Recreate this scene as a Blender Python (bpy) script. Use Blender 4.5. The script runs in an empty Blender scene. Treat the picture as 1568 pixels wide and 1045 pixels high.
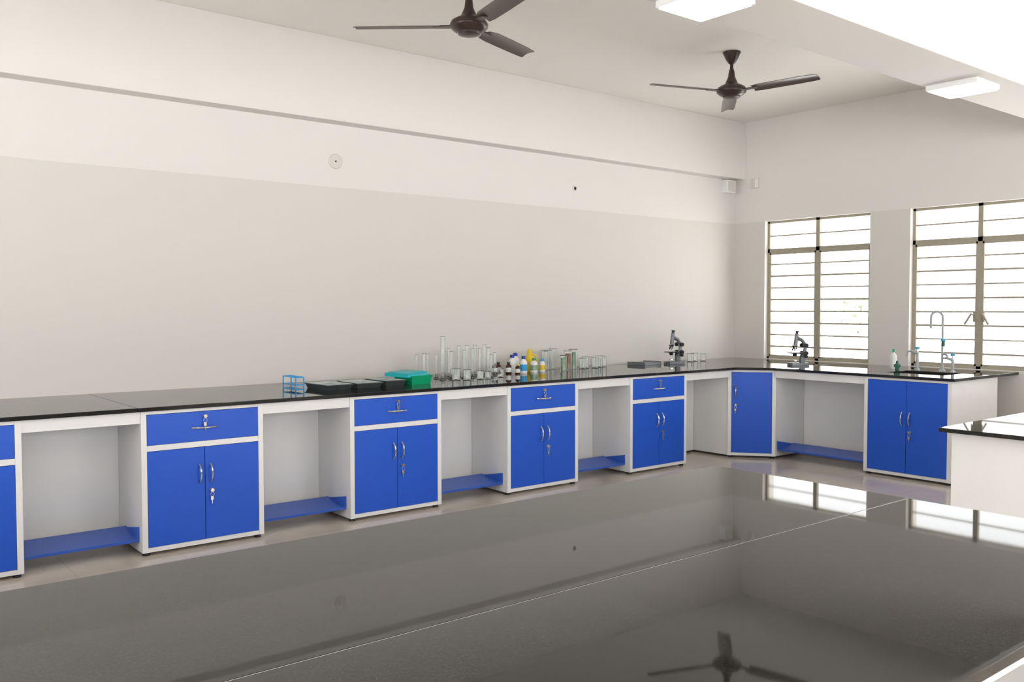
import bpy, math, random
from mathutils import Vector, Matrix
random.seed(4)
S=bpy.context.scene
COL=S.collection
# ---------------------------------------------------------------- materials
def s2l(c):
    return tuple(((v/255)/12.92 if v/255<=.04045 else ((v/255+.055)/1.055)**2.4) for v in c)+(1,)
def mat(name,rgb,rough=.5,metal=0,trans=0,ior=1.45,emit=0,noise=0,nscale=20,bump=0,coat=0):
    m=bpy.data.materials.new(name);m.use_nodes=True
    nt=m.node_tree;b=nt.nodes['Principled BSDF']
    c=s2l(rgb)
    b.inputs['Base Color'].default_value=c
    b.inputs['Roughness'].default_value=rough
    b.inputs['Metallic'].default_value=metal
    b.inputs['Transmission Weight'].default_value=trans
    b.inputs['IOR'].default_value=ior
    b.inputs['Coat Weight'].default_value=coat
    if emit:
        b.inputs['Emission Color'].default_value=c
        b.inputs['Emission Strength'].default_value=emit
    if noise or bump:
        tc=nt.nodes.new('ShaderNodeTexCoord');n=nt.nodes.new('ShaderNodeTexNoise')
        n.inputs['Scale'].default_value=nscale;n.inputs['Detail'].default_value=5
        nt.links.new(tc.outputs['Object'],n.inputs['Vector'])
        if noise:
            r=nt.nodes.new('ShaderNodeValToRGB')
            r.color_ramp.elements[0].position=.3;r.color_ramp.elements[1].position=.7
            r.color_ramp.elements[0].color=tuple(v*(1-noise) for v in c[:3])+(1,)
            r.color_ramp.elements[1].color=tuple(min(1,v*(1+noise)) for v in c[:3])+(1,)
            nt.links.new(n.outputs['Fac'],r.inputs['Fac']);nt.links.new(r.outputs['Color'],b.inputs['Base Color'])
        if bump:
            bp=nt.nodes.new('ShaderNodeBump');bp.inputs['Strength'].default_value=bump;bp.inputs['Distance'].default_value=.002
            nt.links.new(n.outputs['Fac'],bp.inputs['Height']);nt.links.new(bp.outputs['Normal'],b.inputs['Normal'])
    return m
WHITE=(228,223,219); BEIGE=(216,212,206)
def two_tone():
    m=bpy.data.materials.new('two_tone_wall_paint');m.use_nodes=True;nt=m.node_tree;b=nt.nodes['Principled BSDF']
    b.inputs['Roughness'].default_value=.55
    g=nt.nodes.new('ShaderNodeNewGeometry');sx=nt.nodes.new('ShaderNodeSeparateXYZ')
    nt.links.new(g.outputs['Position'],sx.inputs[0])
    n=nt.nodes.new('ShaderNodeTexNoise');n.inputs['Scale'].default_value=3
    nt.links.new(g.outputs['Position'],n.inputs['Vector'])
    mm=nt.nodes.new('ShaderNodeMath');mm.operation='MULTIPLY_ADD';mm.inputs[1].default_value=.012
    nt.links.new(n.outputs['Fac'],mm.inputs[0]);nt.links.new(sx.outputs['Z'],mm.inputs[2])
    gt=nt.nodes.new('ShaderNodeMath');gt.operation='GREATER_THAN';gt.inputs[1].default_value=2.496
    nt.links.new(mm.outputs[0],gt.inputs[0])
    mx=nt.nodes.new('ShaderNodeMix');mx.data_type='RGBA'
    mx.inputs[6].default_value=s2l(BEIGE);mx.inputs[7].default_value=s2l(WHITE)
    nt.links.new(gt.outputs[0],mx.inputs[0]);nt.links.new(mx.outputs[2],b.inputs['Base Color'])
    n2=nt.nodes.new('ShaderNodeTexNoise');n2.inputs['Scale'].default_value=40
    nt.links.new(g.outputs['Position'],n2.inputs['Vector'])
    bp=nt.nodes.new('ShaderNodeBump');bp.inputs['Strength'].default_value=.06;bp.inputs['Distance'].default_value=.002
    nt.links.new(n2.outputs['Fac'],bp.inputs['Height']);nt.links.new(bp.outputs['Normal'],b.inputs['Normal'])
    return m
def granite():
    m=bpy.data.materials.new('black_granite');m.use_nodes=True;nt=m.node_tree;b=nt.nodes['Principled BSDF']
    g=nt.nodes.new('ShaderNodeNewGeometry')
    v=nt.nodes.new('ShaderNodeTexNoise');v.inputs['Scale'].default_value=220;v.inputs['Detail'].default_value=4
    nt.links.new(g.outputs['Position'],v.inputs['Vector'])
    r=nt.nodes.new('ShaderNodeValToRGB');e=r.color_ramp.elements
    e[0].position=.45;e[0].color=(.012,.0118,.0112,1);e[1].position=.72;e[1].color=(.045,.043,.040,1)
    nt.links.new(v.outputs['Fac'],r.inputs['Fac']);nt.links.new(r.outputs['Color'],b.inputs['Base Color'])
    n=nt.nodes.new('ShaderNodeTexNoise');n.inputs['Scale'].default_value=2.5;n.inputs['Detail'].default_value=6
    nt.links.new(g.outputs['Position'],n.inputs['Vector'])
    rr=nt.nodes.new('ShaderNodeMapRange');rr.inputs[3].default_value=.01;rr.inputs[4].default_value=.05
    nt.links.new(n.outputs['Fac'],rr.inputs[0]);nt.links.new(rr.outputs[0],b.inputs['Roughness'])
    b.inputs['IOR'].default_value=1.42
    return m
def tiles():
    m=bpy.data.materials.new('vitrified_floor_tiles');m.use_nodes=True;nt=m.node_tree;b=nt.nodes['Principled BSDF']
    g=nt.nodes.new('ShaderNodeNewGeometry')
    br=nt.nodes.new('ShaderNodeTexBrick');br.offset=0;br.inputs['Scale'].default_value=1
    br.inputs['Brick Width'].default_value=.6;br.inputs['Row Height'].default_value=.6
    br.inputs['Mortar Size'].default_value=.0015;br.inputs['Mortar Smooth'].default_value=0
    br.inputs['Color1'].default_value=s2l((220,208,192));br.inputs['Color2'].default_value=s2l((216,204,189))
    br.inputs['Mortar'].default_value=s2l((184,173,158))
    nt.links.new(g.outputs['Position'],br.inputs['Vector'])
    n=nt.nodes.new('ShaderNodeTexNoise');n.inputs['Scale'].default_value=7;n.inputs['Detail'].default_value=6
    nt.links.new(g.outputs['Position'],n.inputs['Vector'])
    mx=nt.nodes.new('ShaderNodeMix');mx.data_type='RGBA';mx.blend_type='MULTIPLY';mx.inputs[0].default_value=.12
    nt.links.new(br.outputs['Color'],mx.inputs[6]);nt.links.new(n.outputs['Fac'],mx.inputs[7])
    nt.links.new(mx.outputs[2],b.inputs['Base Color'])
    b.inputs['Roughness'].default_value=.15
    return m
M_WALL=two_tone(); M_CEIL=mat('ceiling_white_paint',(245,242,237),.6,bump=.05,nscale=30)
M_BEAM=mat('beam_white_paint',WHITE,.6,bump=.05,nscale=30)
M_GRAN=granite(); M_FLOOR=tiles()
M_LAM=mat('white_laminate',(230,229,228),.35,noise=.02,nscale=4)
M_BLUE=mat('blue_laminate',(28,86,200),.38,noise=.03,nscale=5)
M_BLUE2=mat('blue_powder_coat',(56,98,196),.35,noise=.03,nscale=5)
M_CHR=mat('chrome',(205,205,205),.16,1,noise=.02)
M_BRASS=mat('key_steel',(190,184,170),.25,1,noise=.05)
M_BLK=mat('black_plastic',(24,24,25),.4,noise=.1)
M_GASK=mat('dark_gap',(20,30,60),.7,noise=.1)
M_FAN=mat('fan_brown_enamel',(62,46,42),.28,noise=.08,nscale=6)
M_FAN2=mat('fan_blade_brown',(92,80,76),.3,noise=.05,nscale=6)
M_WIN=mat('window_steel_paint',(164,156,140),.5,noise=.06)
M_LED=mat('led_diffuser',(255,255,255),.4,emit=6,noise=0)
M_HOUS=mat('led_housing_white',(235,235,235),.4,noise=.02)
M_GLASS=mat('clear_glass',(250,253,252),.02,0,.95,1.33,noise=.01)
M_TEAL=mat('teal_plastic',(10,175,185),.35,noise=.05)
M_GREEN=mat('green_plastic',(0,160,110),.35,noise=.05)
M_CYAN=mat('sky_blue_plastic',(40,160,220),.35,noise=.05)
M_DKTRAY=mat('dark_tray_enamel',(62,68,68),.22,noise=.1)
M_TRAYIN=mat('grey_wax_lining',(176,184,182),.2,noise=.06)
M_WPL=mat('white_plastic',(235,235,232),.4,noise=.02)
M_YEL=mat('yellow_label',(235,200,40),.4,noise=.05)
M_NAVY=mat('navy_cap',(30,60,170),.4,noise=.05)
M_AMB=mat('amber_glass',(60,28,12),.1,noise=.1)
M_BRN=mat('brown_specimen',(160,98,66),.3,noise=.2)
M_GRNL=mat('green_specimen',(140,175,140),.2,noise=.15)
M_GREY=mat('microscope_grey',(120,124,128),.35,metal=.3,noise=.05)
M_SINK=mat('sink_steel',(150,152,152),.3,1,noise=.05)
M_PIPE=mat('grey_coated_brass',(165,172,176),.35,noise=.04)
M_DGRN=mat('dark_green_knob',(10,90,70),.4,noise=.05)
M_HOLE=mat('dark_hole',(30,30,30),.8,noise=.1)
M_COVER=mat('cover_plate_plastic',(216,211,204),.4,noise=.02)
M_WOOD=mat('door_wood',(120,80,50),.5,noise=.15,nscale=4)
# ---------------------------------------------------------------- mesh builder
class B:
    def __init__(s,name):
        s.n=name;s.v=[];s.f=[];s.mi=[];s.sm=[];s.ms=[];s.M=Matrix.Identity(4)
    def m(s,mt):
        if mt not in s.ms:s.ms.append(mt)
        return s.ms.index(mt)
    def add(s,vs,fs,mt,sm=False):
        o=len(s.v);s.v+=[s.M@Vector(v) for v in vs];k=s.m(mt)
        for f in fs:s.f.append([i+o for i in f]);s.mi.append(k);s.sm.append(sm)
    def box(s,x0,x1,y0,y1,z0,z1,mt):
        vs=[(x,y,z) for z in (z0,z1) for y in (y0,y1) for x in (x0,x1)]
        s.add(vs,[(0,2,3,1),(4,5,7,6),(0,1,5,4),(2,6,7,3),(0,4,6,2),(1,3,7,5)],mt)
    def prism(s,poly,z0,z1,mt):   # poly CCW in xy
        n=len(poly)
        vs=[(x,y,z0) for x,y in poly]+[(x,y,z1) for x,y in poly]
        fs=[tuple(range(n))[::-1],tuple(range(n,2*n))]+[(i,(i+1)%n,(i+1)%n+n,i+n) for i in range(n)]
        s.add(vs,fs,mt)
    def ext(s,poly,vec,mt):
        n=len(poly);vec=Vector(vec)
        vs=[Vector(p) for p in poly]+[Vector(p)+vec for p in poly]
        fs=[tuple(range(n))[::-1],tuple(range(n,2*n))]+[(i,(i+1)%n,(i+1)%n+n,i+n) for i in range(n)]
        s.add(vs,fs,mt)
    def tube(s,path,r,mt,n=12,caps=True):
        path=[Vector(p) for p in path];R=r if isinstance(r,(list,tuple)) else [r]*len(path)
        vs=[];up=None
        for i,p in enumerate(path):
            a=path[max(0,i-1)];b=path[min(len(path)-1,i+1)];t=(b-a).normalized()
            if up is None:
                up=Vector((0,0,1)) if abs(t.z)<.9 else Vector((1,0,0))
            u=(up-t*up.dot(t)).normalized();w=t.cross(u);up=u
            for k in range(n):
                th=2*math.pi*k/n;vs.append(p+(u*math.cos(th)+w*math.sin(th))*R[i])
        fs=[]
        for i in range(len(path)-1):
            for k in range(n):
                a=i*n+k;b=i*n+(k+1)%n;fs.append((a,b,b+n,a+n))
        if caps:fs+= [tuple(range(n))[::-1],tuple(range((len(path)-1)*n,len(path)*n))]
        s.add(vs,fs,mt,True)
    def lathe(s,c,prof,mt,n=20):
        vs=[];fs=[]
        for r,z in prof:
            for k in range(n):
                th=2*math.pi*k/n;vs.append((c[0]+max(r,1e-4)*math.cos(th),c[1]+max(r,1e-4)*math.sin(th),c[2]+z))
        for i in range(len(prof)-1):
            for k in range(n):
                a=i*n+k;b=i*n+(k+1)%n;fs.append((a,b,b+n,a+n))
        s.add(vs,fs,mt,True)
    def done(s,bevel=0):
        me=bpy.data.meshes.new(s.n);me.from_pydata([tuple(v) for v in s.v],[],s.f)
        for mt in s.ms:me.materials.append(mt)
        me.polygons.foreach_set('material_index',s.mi);me.polygons.foreach_set('use_smooth',s.sm)
        me.update();o=bpy.data.objects.new(s.n,me);COL.objects.link(o)
        if bevel:
            b=o.modifiers.new('bevel','BEVEL');b.width=bevel;b.segments=2;b.limit_method='ANGLE';b.angle_limit=1.0
        if any(s.sm):
            try:
                me.set_sharp_from_angle(angle=math.radians(40))
            except Exception: pass
        return o
# ---------------------------------------------------------------- dimensions
X0,XB=-4.0,8.74; Y0,YW=-3.2,6.65; ZC=3.66
# ---------------------------------------------------------------- room shell
b=B('floor');b.box(X0-.25,XB+.25,Y0-.25,YW+.25,-.15,0,M_FLOOR);b.done()
b=B('ceiling');b.box(X0-.25,XB+.25,Y0-.25,YW+.25,ZC,ZC+.15,M_CEIL);b.done()
b=B('wall_left');b.box(X0-.25,XB+.25,YW,YW+.25,0,ZC,M_WALL);b.done()
b=B('beam_left');b.box(X0,XB,6.50,YW,3.0,ZC,M_BEAM);b.done(.004)
b=B('beam_middle');b.box(X0,XB,2.58,3.03,3.0,ZC,M_BEAM);b.done(.004)
WT=.22
def holed_wall_x(name,x0,x1,ya,yb,holes):  # wall perpendicular to x; holes (y0,y1,z0,z1)
    b=B(name);holes=sorted(holes);y=ya
    for h in holes:
        b.box(x0,x1,y,h[0],0,ZC,M_WALL)
        if h[2]>0:b.box(x0,x1,h[0],h[1],0,h[2],M_WALL)
        b.box(x0,x1,h[0],h[1],h[3],ZC,M_WALL);y=h[1]
    b.box(x0,x1,y,yb,0,ZC,M_WALL);return b.done()
WINS=[(4.93,6.22),(3.19,4.50),(1.45,2.76),(-.29,1.02),(-2.03,-.72)]
ZS,ZT=.91,2.49
holed_wall_x('wall_back',XB,XB+WT,Y0,YW,[(a,c,ZS,ZT) for a,c in WINS])
FW=[(-2.9,-.3),(2.4,4.2),(4.4,6.3)]  # unseen front windows, added to brighten the back wall
holed_wall_x('wall_front',X0-.25,X0,Y0,YW,[(a,c,ZS,2.9) for a,c in FW]+[(.2,1.2,0,2.1)])
# unseen right wall; big windows added to let fill light in
b=B('wall_right');RW=[(-3.2,-.4),(.4,3.2),(4.0,6.8)];x=X0
for a,c in RW:
    b.box(x,a,Y0-.25,Y0,0,ZC,M_WALL);b.box(a,c,Y0-.25,Y0,0,ZS,M_WALL);b.box(a,c,Y0-.25,Y0,2.9,ZC,M_WALL);x=c
b.box(x,XB,Y0-.25,Y0,0,ZC,M_WALL);b.done()
# ---------------------------------------------------------------- steel windows
def window(name,a,c,fancy):
    b=B(name);x=XB+.06;t=.018
    def bar(y0,y1,z0,z1,d=.035,xx=x):b.box(xx,xx+d,y0,y1,z0,z1,M_WIN)
    w=.026
    bar(a,a+w,ZS,ZT);bar(c-w,c,ZS,ZT);bar(a,c,ZT-w,ZT);bar(a,c,ZS,ZS+w)
    m=(a+c)/2;bar(m-.022,m+.022,ZS,ZT,.04)
    zt=2.15;bar(a,c,zt-.022,zt+.022,.04)
    # casement sashes
    for (p,q) in ((a+w,m-.022),(m+.022,c-w)):
        bar(p,p+.016,ZS+w,zt-.022,.028);bar(q-.016,q,ZS+w,zt-.022,.028)
        bar(p,q,zt-.044,zt-.022,.028);bar(p,q,ZS+w,ZS+w+.018,.028)
    # horizontal guard bars and glazing bars
    n=9
    for i in range(1,n):
        z=zt-.022-(zt-ZS-.03)*i/n
        th=.014 if i%2 else .018
        bar(a+w,c-w,z-th/2,z+th/2,.014,x+.012)
    bar(a+w,c-w,(zt+ZT)/2-.007,(zt+ZT)/2+.007,.014,x+.012)
    if fancy:
        z=1.42
        for sg in (-1,1):
            b.tube([(x-.01,m+sg*.045,z+.0),(x-.05,m+sg*.05,z+.02),(x-.055,m+sg*.11,z-.085)],.010,M_WIN,8)
            b.tube([(x-.004,m+sg*.045,z-.06),(x-.004,m+sg*.045,z+.04)],.010,M_WIN,8)
    return b.done()
for i,(a,c) in enumerate(WINS):window('window_%d'%(i+1),a,c,i>0)
k=len(WINS)
for i,(a,c) in enumerate(RW):  # frames for the added right-hand light openings
    b=B('window_%d'%(k+i+1));y=Y0-.12
    for xx in [a+.02,a+(c-a)/4,(a+c)/2,a+(c-a)*.75,c-.02]:b.box(xx-.02,xx+.02,y,y+.035,ZS,2.9,M_WIN)
    for z in [ZS+.02,2.3,2.88]:b.box(a+.04,c-.04,y+.001,y+.034,z-.02,z+.02,M_WIN)
    b.done()
k+=len(RW)
for i,(a,c) in enumerate(FW):  # frames for the added front light openings
    b=B('window_%d'%(k+i+1));x=X0-.12
    for yy in [a+.02,a+(c-a)/3,a+(c-a)*2/3,c-.02]:b.box(x,x+.035,yy-.02,yy+.02,ZS,2.9,M_WIN)
    for z in [ZS+.02,2.3,2.88]:b.box(x+.001,x+.034,a+.04,c-.04,z-.02,z+.02,M_WIN)
    b.done()
# ---------------------------------------------------------------- hardware helpers (local frame: x along front, -y toward viewer, z up)
def bow(b,cx,cz,L,vert,y):
    pts=[]
    for i in range(9):
        t=-1+2*i/8;o=(1-abs(t)**3)*.028
        if vert:pts.append((cx,y-.003-o,cz+t*L/2))
        else:pts.append((cx+t*L/2,y-.003-o,cz))
    b.tube(pts,[.0075]+[.006]*7+[.0075],M_CHR,8)
def lock(b,cx,cz,y):
    b.tube([(cx,y,cz),(cx,y-.006,cz)],.012,M_CHR,14)
    b.tube([(cx,y-.006,cz),(cx,y-.022,cz)],.003,M_BRASS,6)
    b.tube([(cx,y-.020,cz),(cx,y-.024,cz)],.012,M_BRASS,12)
    # ring + second key
    ring=[(cx+.012*math.sin(t),y-.018,cz-.014-.012*(1-math.cos(t))) for t in [i*math.pi/5 for i in range(11)]]
    b.tube(ring,.0015,M_CHR,5)
    b.box(cx-.011,cx+.007,y-.020,y-.017,cz-.062,cz-.038,M_BRASS);b.box(cx-.004,cx+.001,y-.020,y-.017,cz-.085,cz-.062,M_BRASS)
def feet(b,x0,x1,y0,y1):
    for x in (x0+.03,x1-.03):
        for y in (y0+.04,y1-.05):
            b.lathe((x,y,0),[(0,0),(.022,0),(.022,.014),(.016,.022),(0,.022)],M_BLK,12)
def place(b,org,ang):
    b.M=Matrix.Translation(org)@Matrix.Rotation(ang,4,'Z')
ZT_C=.905; ZU=.880
def cabinet(org,ang,w,d,drawer,knob='2'):
    b=B('lab_base_cabinet');place(b,org,ang);p=.033;zb=.022;F=.004
    # carcass
    b.box(0,p,0,d,zb,ZU,M_LAM);b.box(w-p,w,0,d,zb,ZU,M_LAM)
    b.box(p,w-p,F,d,zb,zb+.028,M_LAM);b.box(p,w-p,F,.06,ZU-.022,ZU,M_LAM);b.box(p,w-p,d-.015,d,zb+.028,ZU-.022,M_LAM)
    zlo=zb+.030;zhi=ZU-.024
    b.box(p,w-p,.024,.03,zlo,zhi,M_GASK)
    if drawer:
        zd=.672;b.box(p,w-p,F,d-.02,zd-.037,zd-.002,M_LAM)
        b.box(p+.002,w-p-.002,.001,.02,zd,zhi,M_BLUE)
        bow(b,w/2,zd+.085,.16,False,.001);lock(b,w/2,zd+.155,.001)
        zhi2=zd-.039
    else:zhi2=zhi
    if knob=='2':
        m=w/2
        b.box(p+.002,m-.002,.001,.02,zlo,zhi2,M_BLUE);b.box(m+.002,w-p-.002,.001,.02,zlo,zhi2,M_BLUE)
        zc=zhi2-.165 if drawer else zhi2-.33
        bow(b,m-.035,zc,.115,True,.001);bow(b,m+.035,zc,.115,True,.001);lock(b,m+.038,zc-.11,.001)
    feet(b,0,w,0,d)
    return b.done(.0015)
FY=5.53;W=.765
for x in (-1.2,.2,1.6,3.0,4.4,5.8):
    cabinet((x,FY,0),0,W,.52,True)
# back run (front faces -x): local x -> world -y ; local y -> world +x
FX=7.51
cabinet((FX,4.27,0),-math.pi/2,.78,.87,False)
# knee-space bays with apron, back panel, footrest
def bay(org,ang,w,d=.50,rest=True):
    b=B('knee_space_bay');place(b,org,ang)
    b.box(.001,w-.001,.008,.03,.808,ZU,M_LAM)
    b.box(.001,w-.001,d-.016,d,.02,ZU,M_LAM)
    if rest:
        b.ext([(.002,.06,.100),(.002,.065,.082),(.002,.345,.112),(.002,.34,.130)][::-1],(w-.004,0,0),M_BLUE2)
        for x in (.002,w-.012):
            b.ext([(x,.06,.10),(x,.345,.12),(x,.06,.175)],(.010,0,0),M_BLUE2)
            b.ext([(x,.12,.105),(x,.34,.12),(x,.34,.06),(x,.25,.06)],(.010,0,0),M_BLUE2)
    return b.done()
for x in (-.435,.965,2.365,3.765,5.165):bay((x,FY,0),0,.635)
bay((6.565,FY,0),0,.685,.5,False)
bay((FX,5.22,0),-math.pi/2,.95,.53)
# diagonal corner cabinet
b=B('corner_base_cabinet')
A=Vector((7.25,5.58));C2=Vector((7.54,5.22));dd=(C2-A);L=dd.length;ang=math.atan2(dd.y,dd.x)
n=Vector((math.cos(ang+math.pi/2),math.sin(ang+math.pi/2)))
k=.018
bd=[(A.x+n.x*k,A.y+n.y*k),(C2.x+n.x*k,C2.y+n.y*k),(8.03,5.222),(8.03,6.04),(7.252,6.04)]
b.prism(bd,.022,ZU,M_LAM)
place(b,(A.x,A.y,0),ang)
b.box(0,.035,0,.03,.022,ZU,M_LAM);b.box(L-.035,L,0,.03,.022,ZU,M_LAM);b.box(.035,L-.035,.002,.03,.022,.05,M_LAM);b.box(.035,L-.035,.002,.03,ZU-.022,ZU,M_LAM)
b.box(.037,L-.037,.001,.016,.052,ZU-.024,M_BLUE)
bow(b,.075,.66,.115,True,.001);lock(b,.075,.53,.001)
feet(b,0,L,0,.25)
b.done(.0015)
# ---------------------------------------------------------------- perimeter granite top
b=B('perimeter_granite_countertop')
yf=5.505;xf=7.485
b.prism([(X0+.002,yf),(1.575,yf),(1.575,YW-.002),(X0+.002,YW-.002)],ZU,ZT_C,M_GRAN)
b.prism([(1.578,yf),(7.235,yf),(7.235,YW-.002),(1.578,YW-.002)],ZU,ZT_C,M_GRAN)
sx0,sx1,sy0,sy1=7.78,8.18,3.70,4.22
b.prism([(7.237,yf),(7.265,yf),(xf,5.215),(8.738,5.215),(8.738,YW-.002),(7.237,YW-.002)],ZU,ZT_C,M_GRAN)
# back leg around the sink
ye=3.455;xe=8.738
b.box(xf,sx0,ye,5.213,ZU,ZT_C,M_GRAN);b.box(sx1,xe,ye,5.213,ZU,ZT_C,M_GRAN)
b.box(sx0,sx1,ye,sy0,ZU,ZT_C,M_GRAN);b.box(sx0,sx1,sy1,5.213,ZU,ZT_C,M_GRAN)
b.done(.003)
b=B('lab_sink')
zz=.70;t=.006;zt_=ZU-.001
b.box(sx0,sx1,sy0,sy1,zz,zz+t,M_SINK)
b.box(sx0,sx0+t,sy0,sy1,zz,zt_,M_SINK);b.box(sx1-t,sx1,sy0,sy1,zz,zt_,M_SINK)
b.box(sx0,sx1,sy0,sy0+t,zz,zt_,M_SINK);b.box(sx0,sx1,sy1-t,sy1,zz,zt_,M_SINK)
b.lathe(((sx0+sx1)/2,(sy0+sy1)/2,zz+t),[(.035,0),(.03,.003),(0,.002)],M_CHR,16)
b.done()
# ---------------------------------------------------------------- foreground island and second island
def island(x0,x1,y0,y1,zt,seam,name):
    b=B(name);th=.022
    ysm=y0+(y1-y0)/2
    cuts=[x0]+seam+[x1]
    for i in range(len(cuts)-1):
        a=cuts[i]+(.0012 if i else 0);c=cuts[i+1]
        b.box(a,c,y0,ysm-.0012,zt-th,zt,M_GRAN);b.box(a,c,ysm+.0012,y1,zt-th,zt,M_GRAN)
    b.box(x0+.01,x1-.01,ysm-.0013,ysm+.0013,zt-th,zt-.0006,M_WPL)
    zu=zt-th;i=.06
    # carcass, both long sides get cabinets and open bays
    b.box(x0+i,x0+i+.025,y0+.04,y1-.04,.022,zu,M_LAM);b.box(x1-i-.025,x1-i,y0+.04,y1-.04,.022,zu,M_LAM)
    b.box(x0+i+.025,x1-i-.025,ysm-.01,ysm+.01,.022,zu,M_LAM)
    n=max(1,int((x1-x0-.12)/1.4));xs=x0+i+.025
    for j in range(n+1):
        xa=xs+j*1.4
        if xa+.765>x1-i-.02:break
        for (fy,sg) in ((y0+.06,1),(y1-.06,-1)):
            q=lambda d0,d1:(min(fy+sg*d0,fy+sg*d1),max(fy+sg*d0,fy+sg*d1))
            yy=q(0.004,.5);b.box(xa,xa+.765,yy[0],yy[1],.022,zu,M_LAM)
            yy=q(-.014,.003)
            b.box(xa+.033,xa+.731,yy[0],yy[1],.655,.825,M_BLUE)
            b.box(xa+.033,xa+.381,yy[0],yy[1],.05,.62,M_BLUE);b.box(xa+.384,xa+.731,yy[0],yy[1],.05,.62,M_BLUE)
            for hx in (.35,.415):
                p=[(xa+hx,fy-sg*(.014+.026*(1-abs(t)**3)),.47+t*.055) for t in [-1,-.75,-.5,0,.5,.75,1]]
                b.tube(p,.006,M_CHR,8)
            p=[(xa+.382+t*.08,fy-sg*(.014+.026*(1-abs(t)**3)),.74) for t in [-1,-.75,-.5,0,.5,.75,1]]
            b.tube(p,.006,M_CHR,8)
        if xa+1.4<x1-i:
            for yy in ((y0+.065,y0+.085),(y1-.085,y1-.065)):b.box(xa+.765,xa+1.4,yy[0],yy[1],zu-.075,zu,M_LAM)
    for fx in (x0+.12,x1-.12):
        for fy in (y0+.1,y1-.1):b.lathe((fx,fy,0),[(0,0),(.025,0),(.02,.022),(0,.022)],M_BLK,12)
    return b.done(.002)
ZI=.87
island(-2.2,2.85,.68,2.24,ZI,[],'granite_island_bench')
island(4.66,7.6,.68,2.23,ZI,[],'granite_island_bench')
# ---------------------------------------------------------------- fans
def fan(cx,cy,a0):
    b=B('ceiling_fan');b.M=Matrix.Translation((cx,cy,0))
    zb=3.33
    b.lathe((0,0,ZC),[(0,0),(.075,0),(.072,-.012),(.05,-.06),(.03,-.09),(.018,-.10)],M_FAN,24)
    b.tube([(0,0,ZC-.09),(0,0,zb+.13)],.014,M_FAN,12)
    b.lathe((0,0,zb),[(.016,.19),(.024,.17),(.03,.12),(.05,.075),(.06,.06),(.085,.05),(.115,.032),(.125,.01),(.122,-.008),(.10,-.028),(.075,-.04),(.07,-.052),(.04,-.06),(0,-.062)],M_FAN,32)
    for k in range(3):
        a=math.radians(a0+120*k);b.M=Matrix.Translation((cx,cy,zb))@Matrix.Rotation(a,4,'Z')
        # bracket arm
        b.ext([(.10,-.028,-.004),(.235,-.02,-.004),(.235,.02,-.004),(.10,.028,-.004)],(0,0,.008),M_FAN)
        b.lathe((.20,0,.004),[(.007,0),(.007,.006),(0,.008)],M_CHR,8)
        # blade: lofted, pitched, slightly cambered
        secs=[(.19,.045,.055),(.26,.060,.063),(.45,.062,.064),(.65,.060,.062),(.735,.055,.058),(.75,.045,.05)]
        vs=[];N=7
        for r,f0,f1 in secs:
            for j in range(N):
                t=j/(N-1);w=-f0+(f0+f1)*t
                vs.append((r,w,-w*.20+.010*(1-(2*t-1)**2)))
        tp=len(vs);vs+= [(x,y,z-.003) for x,y,z in vs]
        fs=[]
        for i in range(len(secs)-1):
            for j in range(N-1):
                q=i*N+j;fs.append((q,q+N,q+N+1,q+1));fs.append((tp+q,tp+q+1,tp+q+N+1,tp+q+N))
        for i in range(len(secs)-1):
            q=i*N;fs.append((q,tp+q,tp+q+N,q+N));q=i*N+N-1;fs.append((q,q+N,tp+q+N,tp+q))
        for j in range(N-1):
            fs.append((j,j+1,tp+j+1,tp+j));q=(len(secs)-1)*N+j;fs.append((q,tp+q,tp+q+1,q+1))
        b.add(vs,fs,M_FAN2,True)
    return b.done()
fan(3.47,4.76,139);fan(6.24,4.79,160)
fan(.70,4.76,100);fan(.7,.4,20);fan(3.47,.4,75)
# ---------------------------------------------------------------- LED panels
def led(cx,cy,zc=3.0,s=.157):
    b=B('led_panel_light')
    b.box(cx-s-.012,cx+s+.012,cy-s-.012,cy+s+.012,zc-.035,zc,M_HOUS)
    b.box(cx-s,cx+s,cy-s,cy+s,zc-.042,zc-.034,M_LED)
    for sx in (-1,1):b.box(cx+sx*(s-.03)-.012,cx+sx*(s-.03)+.012,cy+s+.012,cy+s+.018,zc-.02,zc,M_CHR)
    return b.done(.002)
for x in (.80,3.49,6.19,-1.9):led(x,2.84)
for x in (-1.5,1.2,3.9,6.6):led(x,-1.0,ZC)
# ---------------------------------------------------------------- wall fittings
b=B('round_junction_cover');b.M=Matrix.Translation((3.49,YW,2.70))@Matrix.Rotation(math.pi/2,4,'X')
b.lathe((0,0,0),[(.062,0),(.062,.008),(.055,.013),(.048,.009),(0,.009)],M_COVER,28);b.lathe((0,0,0),[(.007,.0095),(.006,.012),(0,.012)],M_HOLE,10);b.done()
b=B('conduit_opening');b.M=Matrix.Translation((6.16,YW,2.70))@Matrix.Rotation(math.pi/2,4,'X')
b.lathe((0,0,0),[(.028,0),(.028,.006),(.018,.008),(.018,.001)],M_COVER,16);b.lathe((0,0,0),[(.018,.002),(0,.002)],M_HOLE,16);b.done()
b=B('wall_switch_box');b.box(8.50,8.66,YW-.075,YW,2.84,2.99,M_HOUS);b.box(8.52,8.64,YW-.08,YW-.075,2.855,2.975,M_COVER);b.done(.006)
b=B('wall_socket_plate');b.box(XB-.012,XB,6.30,6.42,2.88,3.0,M_COVER);b.box(XB-.016,XB-.012,6.31,6.355,2.89,2.99,M_HOUS);b.done(.003)
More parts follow.
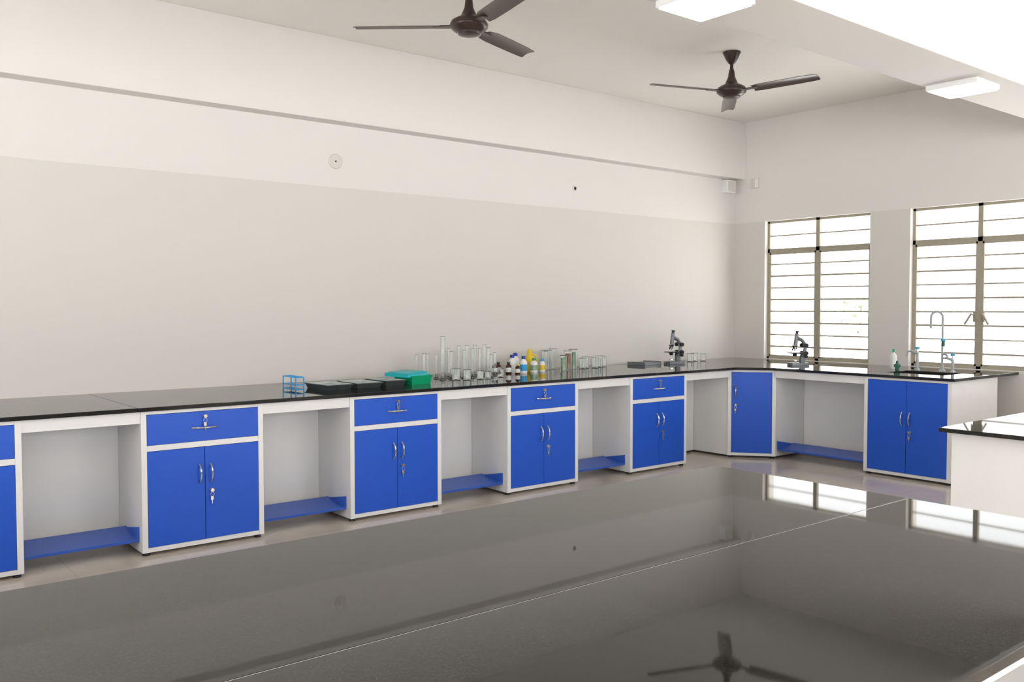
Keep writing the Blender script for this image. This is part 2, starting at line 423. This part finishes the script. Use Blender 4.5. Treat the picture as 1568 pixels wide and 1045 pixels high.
# ---------------------------------------------------------------- things on the counter
ZC_=ZT_C
def tray(cx,cy,w,d,h,mo,mi,ang=0,name='dissection_tray',lid=None):
    b=B(name);b.M=Matrix.Translation((cx,cy,ZC_))@Matrix.Rotation(ang,4,'Z')
    def ring(w0,d0,z0,w1,d1,z1,m,flip=False):
        vs=[(-w0,-d0,z0),(w0,-d0,z0),(w0,d0,z0),(-w0,d0,z0),(-w1,-d1,z1),(w1,-d1,z1),(w1,d1,z1),(-w1,d1,z1)]
        fs=[(i,(i+1)%4,(i+1)%4+4,i+4) for i in range(4)]
        if flip:fs=[f[::-1] for f in fs]
        b.add(vs,fs,m)
    w/=2;d/=2
    ring(w*.86,d*.86,0,w*.96,d*.96,h,mo)
    ring(w*.96,d*.96,h,w,d,h,mo);ring(w,d,h,w,d,h-.006,mo,True)
    ring(w*.88,d*.88,h*.6,w*.95,d*.95,h,mi,True)
    b.add([(-w*.88,-d*.88,h*.6),(w*.88,-d*.88,h*.6),(w*.88,d*.88,h*.6),(-w*.88,d*.88,h*.6)],[(0,1,2,3)],mi)
    b.add([(-w*.86,-d*.86,0),(w*.86,-d*.86,0),(w*.86,d*.86,0),(-w*.86,d*.86,0)],[(3,2,1,0)],mo)
    ring(w*.95,d*.95,h,w*.96,d*.96,h,mo)
    if lid:
        # tilted lid resting across the tray
        b.M=b.M@Matrix.Translation((-.05,.02,h+.012))@Matrix.Rotation(-.06,4,'Y')@Matrix.Rotation(.12,4,'Z')
        b.box(-w*1.02,w*1.02,-d*1.02,d*1.02,0,.008,lid);ring(w*1.02,d*1.02,0,w*1.04,d*1.04,-.02,lid,True)
        ring(w*.9,d*.9,.008,w*.8,d*.8,.014,lid);b.box(-w*.8,w*.8,-d*.8,d*.8,.010,.014,lid)
    return b.done(.0015)
tray(3.07,5.98,.22,.34,.038,M_DKTRAY,M_TRAYIN,.05);tray(3.33,5.98,.22,.34,.038,M_DKTRAY,M_TRAYIN,-.04);tray(3.56,5.99,.19,.30,.042,M_DKTRAY,M_TRAYIN,.04)
tray(3.795,5.97,.20,.27,.07,M_GREEN,M_TEAL,.03,'plastic_storage_tray',M_TEAL)
# test tube rack
b=B('test_tube_rack');b.M=Matrix.Translation((2.86,6.13,ZC_))
for z in (.03,.085):
    b.box(-.035,.035,-.11,.11,z,z+.006,M_CYAN)
for sy in (-.108,.104):
    b.box(-.035,-.028,sy,sy+.006,0,.088,M_CYAN);b.box(.028,.035,sy,sy+.006,0,.088,M_CYAN)
for i in range(5):
    for sx in (-.016,.016):
        b.lathe((sx,-.085+i*.042,0),[(.010,.09),(.010,.094),(.013,.094),(.013,.09)],M_CYAN,10)
b.box(-.035,.035,-.11,.11,0,.004,M_CYAN)
b.done()
def cyl_glass(x,y,h,r,name='measuring_cylinder'):
    b=B(name)
    b.lathe((x,y,ZC_),[(0,.0),(r*2.0,0),(r*2.0,.005),(r*1.1,.014),(r,.03),(r,h-.006),(r*1.25,h),(r*.95,h-.002),(r*.86,h-.02),(r*.86,.03),(0,.026)],M_GLASS,16)
    return b.done()
def beaker(x,y,h,r):
    b=B('glass_beaker')
    b.lathe((x,y,ZC_),[(0,0),(r*.9,0),(r,.006),(r,h-.004),(r*1.09,h),(r*.97,h-.003),(r*.93,h-.01),(r*.93,.008),(0,.004)],M_GLASS,20)
    return b.done()
for x,y,h,r in [(4.02,6.15,.22,.015),(4.10,6.22,.21,.013),(4.17,6.10,.36,.017),(4.20,6.24,.20,.012),(4.27,6.12,.23,.014),(4.33,6.24,.25,.013),(4.39,6.10,.24,.015),(4.43,6.24,.27,.013),(4.49,6.12,.25,.015),(4.53,6.26,.27,.014),(4.58,6.14,.25,.015),(4.63,6.28,.27,.014),(4.68,6.15,.25,.015),(4.73,6.27,.27,.014),(4.62,6.03,.20,.012),(4.36,6.36,.22,.014),(4.79,6.20,.20,.013),(4.08,6.36,.20,.014)]:
    cyl_glass(x,y,h,r)
for x,y,h,r in [(4.33,5.98,.085,.032),(4.46,5.97,.07,.028),(4.24,6.01,.095,.034),(4.73,6.04,.07,.028),(4.54,5.97,.06,.025)]:beaker(x,y,h,r)
def bottle(name,x,y,h,r,mb,mc,label=None,neck=.45):
    b=B(name);s=h
    b.lathe((x,y,ZC_),[(0,0),(r*.95,0),(r,.006),(r,h*.62),(r*.9,h*.70),(r*neck,h*.80),(r*neck,h*.86)],mb,20)
    b.lathe((x,y,ZC_),[(r*neck*1.2,h*.84),(r*neck*1.2,h*.99),(r*neck*1.05,h),(0,h)],mc,16)
    b.lathe((x,y,ZC_),[(0,h*.84),(r*neck*1.2,h*.84)],mc,16)
    if label:b.lathe((x,y,ZC_),[(r*1.015,h*.15),(r*1.015,h*.52)],label,20)
    return b.done()
bottle('amber_reagent_bottle',4.90,6.34,.105,.026,M_AMB,M_BLK,M_WPL)
bottle('amber_reagent_bottle',4.97,6.38,.10,.026,M_AMB,M_BLK,M_WPL)
bottle('amber_reagent_bottle',5.01,6.28,.105,.026,M_AMB,M_BLK,M_WPL)
bottle('reagent_bottle',5.10,6.34,.165,.036,M_WPL,M_NAVY,M_HOUS)
bottle('reagent_bottle',5.21,6.43,.175,.038,M_WPL,M_NAVY)
bottle('reagent_bottle',5.15,6.24,.155,.034,M_WPL,M_NAVY,M_CYAN)
bottle('amber_reagent_bottle',5.05,6.20,.09,.022,M_AMB,M_YEL,M_WPL)
# handled cleaner bottle
b=B('cleaner_bottle')
b.lathe((5.34,6.38,ZC_),[(0,0),(.04,0),(.042,.01),(.042,.12),(.03,.15),(.018,.17),(.018,.175)],M_YEL,20)
b.lathe((5.34,6.38,ZC_),[(.022,.168),(.022,.20),(.012,.21),(0,.21)],M_YEL,14)
b.tube([(5.38,6.36,ZC_+.06),(5.405,6.35,ZC_+.10),(5.395,6.35,ZC_+.145),(5.355,6.37,ZC_+.165)],.008,M_YEL,8);b.done()
bottle('wash_bottle',5.30,6.27,.13,.034,M_WPL,M_GREEN,M_GRNL)
bottle('reagent_bottle',5.41,6.28,.12,.028,M_WPL,M_CYAN,M_YEL)
# specimen jars
def jar(x,y,h,r,mi):
    b=B('specimen_jar')
    b.lathe((x,y,ZC_),[(0,0),(r,0),(r,h-.01),(r*1.12,h),(r*.95,h-.004),(r*.93,h-.01),(r*.93,.006),(0,.005)],M_GLASS,20)
    if mi:b.lathe((x,y,ZC_),[(0,.008),(r*.80,.008),(r*.84,.03),(r*.78,h*.45),(r*.84,h*.7),(r*.7,h*.86),(0,h*.86)],mi,16)
    return b.done()
jar(5.51,6.36,.19,.030,None);jar(5.60,6.42,.19,.036,None);jar(5.70,6.46,.20,.034,None)
jar(5.75,6.30,.185,.037,M_BRN);jar(5.87,6.36,.195,.040,M_GRNL);jar(5.62,6.22,.15,.03,M_GRNL)
for x,y,h,r in [(6.00,6.36,.10,.035),(6.09,6.42,.11,.035),(6.18,6.37,.10,.035),(6.28,6.42,.115,.036),(6.38,6.46,.10,.033),(7.68,6.42,.09,.036),(7.80,6.46,.09,.034),(7.90,6.42,.08,.032)]:beaker(x,y,h,r)
# slide box / tray
b=B('slide_tray');b.M=Matrix.Translation((6.90,6.38,ZC_))@Matrix.Rotation(.15,4,'Z')
b.box(-.15,.15,-.11,.11,0,.022,M_GREY);b.box(-.14,.14,-.10,.10,.022,.026,M_DKTRAY);b.box(-.15,-.14,-.11,.11,.022,.034,M_GREY);b.box(.14,.15,-.11,.11,.022,.034,M_GREY);b.done(.002)
# microscope
def microscope(x,y,ang):
    b=B('compound_microscope');b.M=Matrix.Translation((x,y,ZC_))@Matrix.Rotation(ang,4,'Z')@Matrix.Scale(1.08,4)
    # horseshoe base (front = +x)
    b.prism([(-.085,-.055),(-.02,-.06),(.085,-.055),(.09,-.02),(.0,-.02),(.0,.02),(.09,.02),(.085,.055),(-.02,.06),(-.085,.055)],0,.024,M_GREY)
    b.box(-.06,-.02,-.02,.02,.024,.075,M_GREY)
    # mirror
    b.lathe((.03,0,.045),[(0,-.006),(.024,-.006),(.024,.004),(0,.004)],M_CHR,16);b.tube([(-.02,0,.04),(.01,0,.04)],.004,M_CHR,8)
    # stage
    b.box(-.035,.085,-.055,.055,.112,.120,M_BLK);b.lathe((.035,0,.085),[(.012,0),(.02,.01),(.02,.027)],M_BLK,14)
    b.box(.0,.07,-.03,.03,.120,.123,M_CHR)
    # curved arm
    pts=[(-.04,0,.07),(-.062,0,.11),(-.07,0,.16),(-.062,0,.205),(-.035,0,.24),(.005,0,.255)]
    b.tube(pts,[.020,.018,.017,.017,.018,.019],M_GREY,12)
    # knobs
    for z,r in ((.115,.02),(.085,.015),(.19,.02)):b.tube([(-.058,-.052,z),(-.058,.052,z)],.006,M_CHR,8);b.tube([(-.058,-.055,z),(-.058,-.035,z)],r,M_BLK,14);b.tube([(-.058,.035,z),(-.058,.055,z)],r,M_BLK,14)
    # body tube, nosepiece, objectives, eyepiece
    b.tube([(.03,0,.19),(.015,0,.30)],.019,M_GREY,14);b.tube([(.015,0,.30),(.012,0,.325)],.013,M_BLK,12)
    b.tube([(.012,0,.318),(.011,0,.328)],.018,M_BLK,12)
    b.lathe((.033,0,.172),[(0,0),(.02,0),(.03,.014),(.02,.022),(0,.022)],M_CHR,16)
    b.tube([(.034,0,.175),(.036,0,.135)],[.010,.007],M_CHR,10);b.tube([(.048,.012,.178),(.072,.022,.146)],[.009,.006],M_BLK,10);b.tube([(.018,-.014,.178),(.004,-.026,.150)],[.009,.006],M_CHR,10)
    return b.done(.001)
microscope(7.24,6.27,math.radians(165));microscope(8.05,5.31,math.radians(150))
# sink fittings
def swan(x,y):
    b=B('swan_neck_faucet');z=ZC_
    b.lathe((x,y,z),[(0,0),(.03,0),(.03,.008),(.018,.02),(.016,.06),(.013,.065)],M_PIPE,16)
    pts=[(x,y,z+.05),(x,y,z+.22),(x,y,z+.46)]
    R=.055
    for i in range(1,9):
        a=math.pi*i/8;pts.append((x-.0,y+R-R*math.cos(a),z+.50+R*math.sin(a)*1.0))
    pts.insert(3,(x,y,z+.50));pts.append((x,y+2*R,z+.43))
    b.tube(pts,.010,M_PIPE,12)
    b.lathe((x,y+2*R,z+.40),[(.008,0),(.013,.005),(.013,.03),(.010,.035)],M_PIPE,12)
    b.tube([(x,y,z+.255),(x-.05,y-.03,z+.255)],.012,M_PIPE,10);b.tube([(x-.05,y-.03,z+.235),(x-.05,y-.03,z+.285)],.016,M_DGRN,10)
    b.tube([(x-.05,y-.03,z+.285),(x-.05,y-.03,z+.30)],.022,M_CYAN,12)
    b.tube([(x,y,z+.16),(x,y-.03,z+.16),(x-.0,y-.05,z+.14)],.011,M_PIPE,10)
    return b.done()
swan(8.30,3.95)
def tap(x,y,h,nm='bench_nozzle_tap'):
    b=B(nm);z=ZC_
    b.lathe((x,y,z),[(0,0),(.026,0),(.026,.008),(.014,.018),(.012,h),(0,h)],M_PIPE,14)
    b.tube([(x,y,z+h-.01),(x-.01,y+.05,z+h+.01),(x-.012,y+.085,z+h+.005),(x-.012,y+.10,z+h-.05)],[.013,.012,.009,.006],M_PIPE,10)
    b.tube([(x,y,z+h-.01),(x,y,z+h+.035)],.009,M_CHR,10);b.tube([(x,y,z+h+.03),(x,y,z+h+.05)],.020,M_CYAN,12)
    return b.done()
tap(8.27,4.17,.17);tap(8.25,3.83,.12)
bottle('hand_wash_bottle',8.30,4.42,.19,.030,M_WPL,M_GREEN,M_WPL,.35)
b=B('valve_knob');b.lathe((8.18,4.32,ZC_),[(0,0),(.02,0),(.018,.02),(.03,.03),(.03,.05),(.012,.06),(.010,.085),(0,.088)],M_DGRN,12)
b.tube([(8.18,4.32,ZC_+.03),(8.12,4.29,ZC_+.03)],.018,M_DGRN,10);b.done()
# ---------------------------------------------------------------- door on front wall, outdoors
b=B('door_1');b.box(X0-.10,X0-.06,.205,1.195,0.005,2.095,M_WOOD);b.box(X0-.06,X0-.05,.3,1.1,1.1,2.0,M_WOOD);b.box(X0-.06,X0-.05,.3,1.1,.15,.95,M_WOOD)
b.tube([(X0-.06,1.14,1.0),(X0-.02,1.14,1.0),(X0-.02,1.04,1.0)],.01,M_CHR,8);b.done(.002)
M_GND=mat('outdoor_ground',(236,234,228),.9,noise=.03,nscale=.5)
M_LEAF=mat('foliage',(228,234,216),.8,noise=.05,nscale=3);M_TRUNK=mat('tree_bark',(210,202,188),.9,noise=.05)
b=B('outdoor_ground');b.box(-60,90,-70,70,-.45,-.2,M_GND);b.done()
def tree(x,y,h):
    b=B('garden_tree');b.tube([(x,y,-.2),(x+.1,y,h*.3),(x,y+.1,h*.6)],[.16,.12,.07],M_TRUNK,10)
    for i in range(260):
        a=random.random()*6.28;r=random.random()**.6*h*.33;z=h*(.3+random.random()*.65);s=.12+random.random()*.2
        c=Vector((x+r*math.cos(a),y+r*math.sin(a),z));q=[Vector((random.gauss(0,1),random.gauss(0,1),random.gauss(0,1))).normalized()*s for _ in range(3)]
        b.add([c+q[0],c+q[1],c+q[2],c-q[0]],[(0,1,2),(0,2,3)],M_LEAF)
    b.done()
for x,y,h in [(24,14.0,2.0),(30,11.0,2.0),(34,18,2.4)]:tree(x,y,h)
# ---------------------------------------------------------------- light
w=bpy.data.worlds.new('sky');S.world=w;w.use_nodes=True;nt=w.node_tree;bg=nt.nodes['Background']
tc=nt.nodes.new('ShaderNodeTexCoord');sp=nt.nodes.new('ShaderNodeSeparateXYZ');rp=nt.nodes.new('ShaderNodeValToRGB')
nt.links.new(tc.outputs['Generated'],sp.inputs[0]);nt.links.new(sp.outputs['Z'],rp.inputs['Fac'])
rp.color_ramp.elements[0].color=(1,.995,.98,1);rp.color_ramp.elements[1].color=(.88,.94,1,1)
nt.links.new(rp.outputs['Color'],bg.inputs['Color']);bg.inputs['Strength'].default_value=3.2
l=bpy.data.lights.new('bounce_fill_sun','SUN');l.energy=16;l.angle=math.radians(.5);l.color=(.97,.985,1)  # added overhead sun; its bounce off the ground brightens the ceiling
o=bpy.data.objects.new('bounce_fill_sun',l);o.location=(0,0,20);o.rotation_euler=(0,0,0);COL.objects.link(o)
def area(name,loc,rot,sx,sy,e,col=(1,1,1)):
    l=bpy.data.lights.new(name,'AREA');l.shape='RECTANGLE';l.size=sx;l.size_y=sy;l.energy=e;l.color=col
    o=bpy.data.objects.new(name,l);o.location=loc;o.rotation_euler=rot;COL.objects.link(o);return o
for a,c in RW:
    area('fill_area_right',((a+c)/2,Y0-.3,1.9),(math.radians(118),0,0),c-a,2.0,98,(.965,.98,1))  # added fill lamp outside the right openings, tilted up for the ceiling
for a,c in FW:
    area('fill_area_front',(X0-.3,(a+c)/2,1.9),(math.radians(116),0,math.radians(-90)),c-a,2.0,32,(.965,.98,1))  # added fill lamp outside the front openings, also tilted up
# ---------------------------------------------------------------- camera
p=[1367.5,*[math.radians(v) for v in (51.202,2.139,-.054)]]
F=Vector((math.cos(p[1])*math.cos(p[2]),math.sin(p[1])*math.cos(p[2]),-math.sin(p[2])))
R=Vector((math.sin(p[1]),-math.cos(p[1]),0));U=R.cross(F)
R2=R*math.cos(p[3])+U*math.sin(p[3]);U2=-R*math.sin(p[3])+U*math.cos(p[3])
cd=bpy.data.cameras.new('cam');cd.sensor_width=36;cd.lens=p[0]/1568*36;cd.clip_start=.05
co=bpy.data.objects.new('camera',cd);COL.objects.link(co)
m=Matrix((R2,U2,-F)).transposed().to_4x4();m.translation=Vector((0,0,1.5));co.matrix_world=m
S.camera=co
S.view_settings.view_transform='Standard'
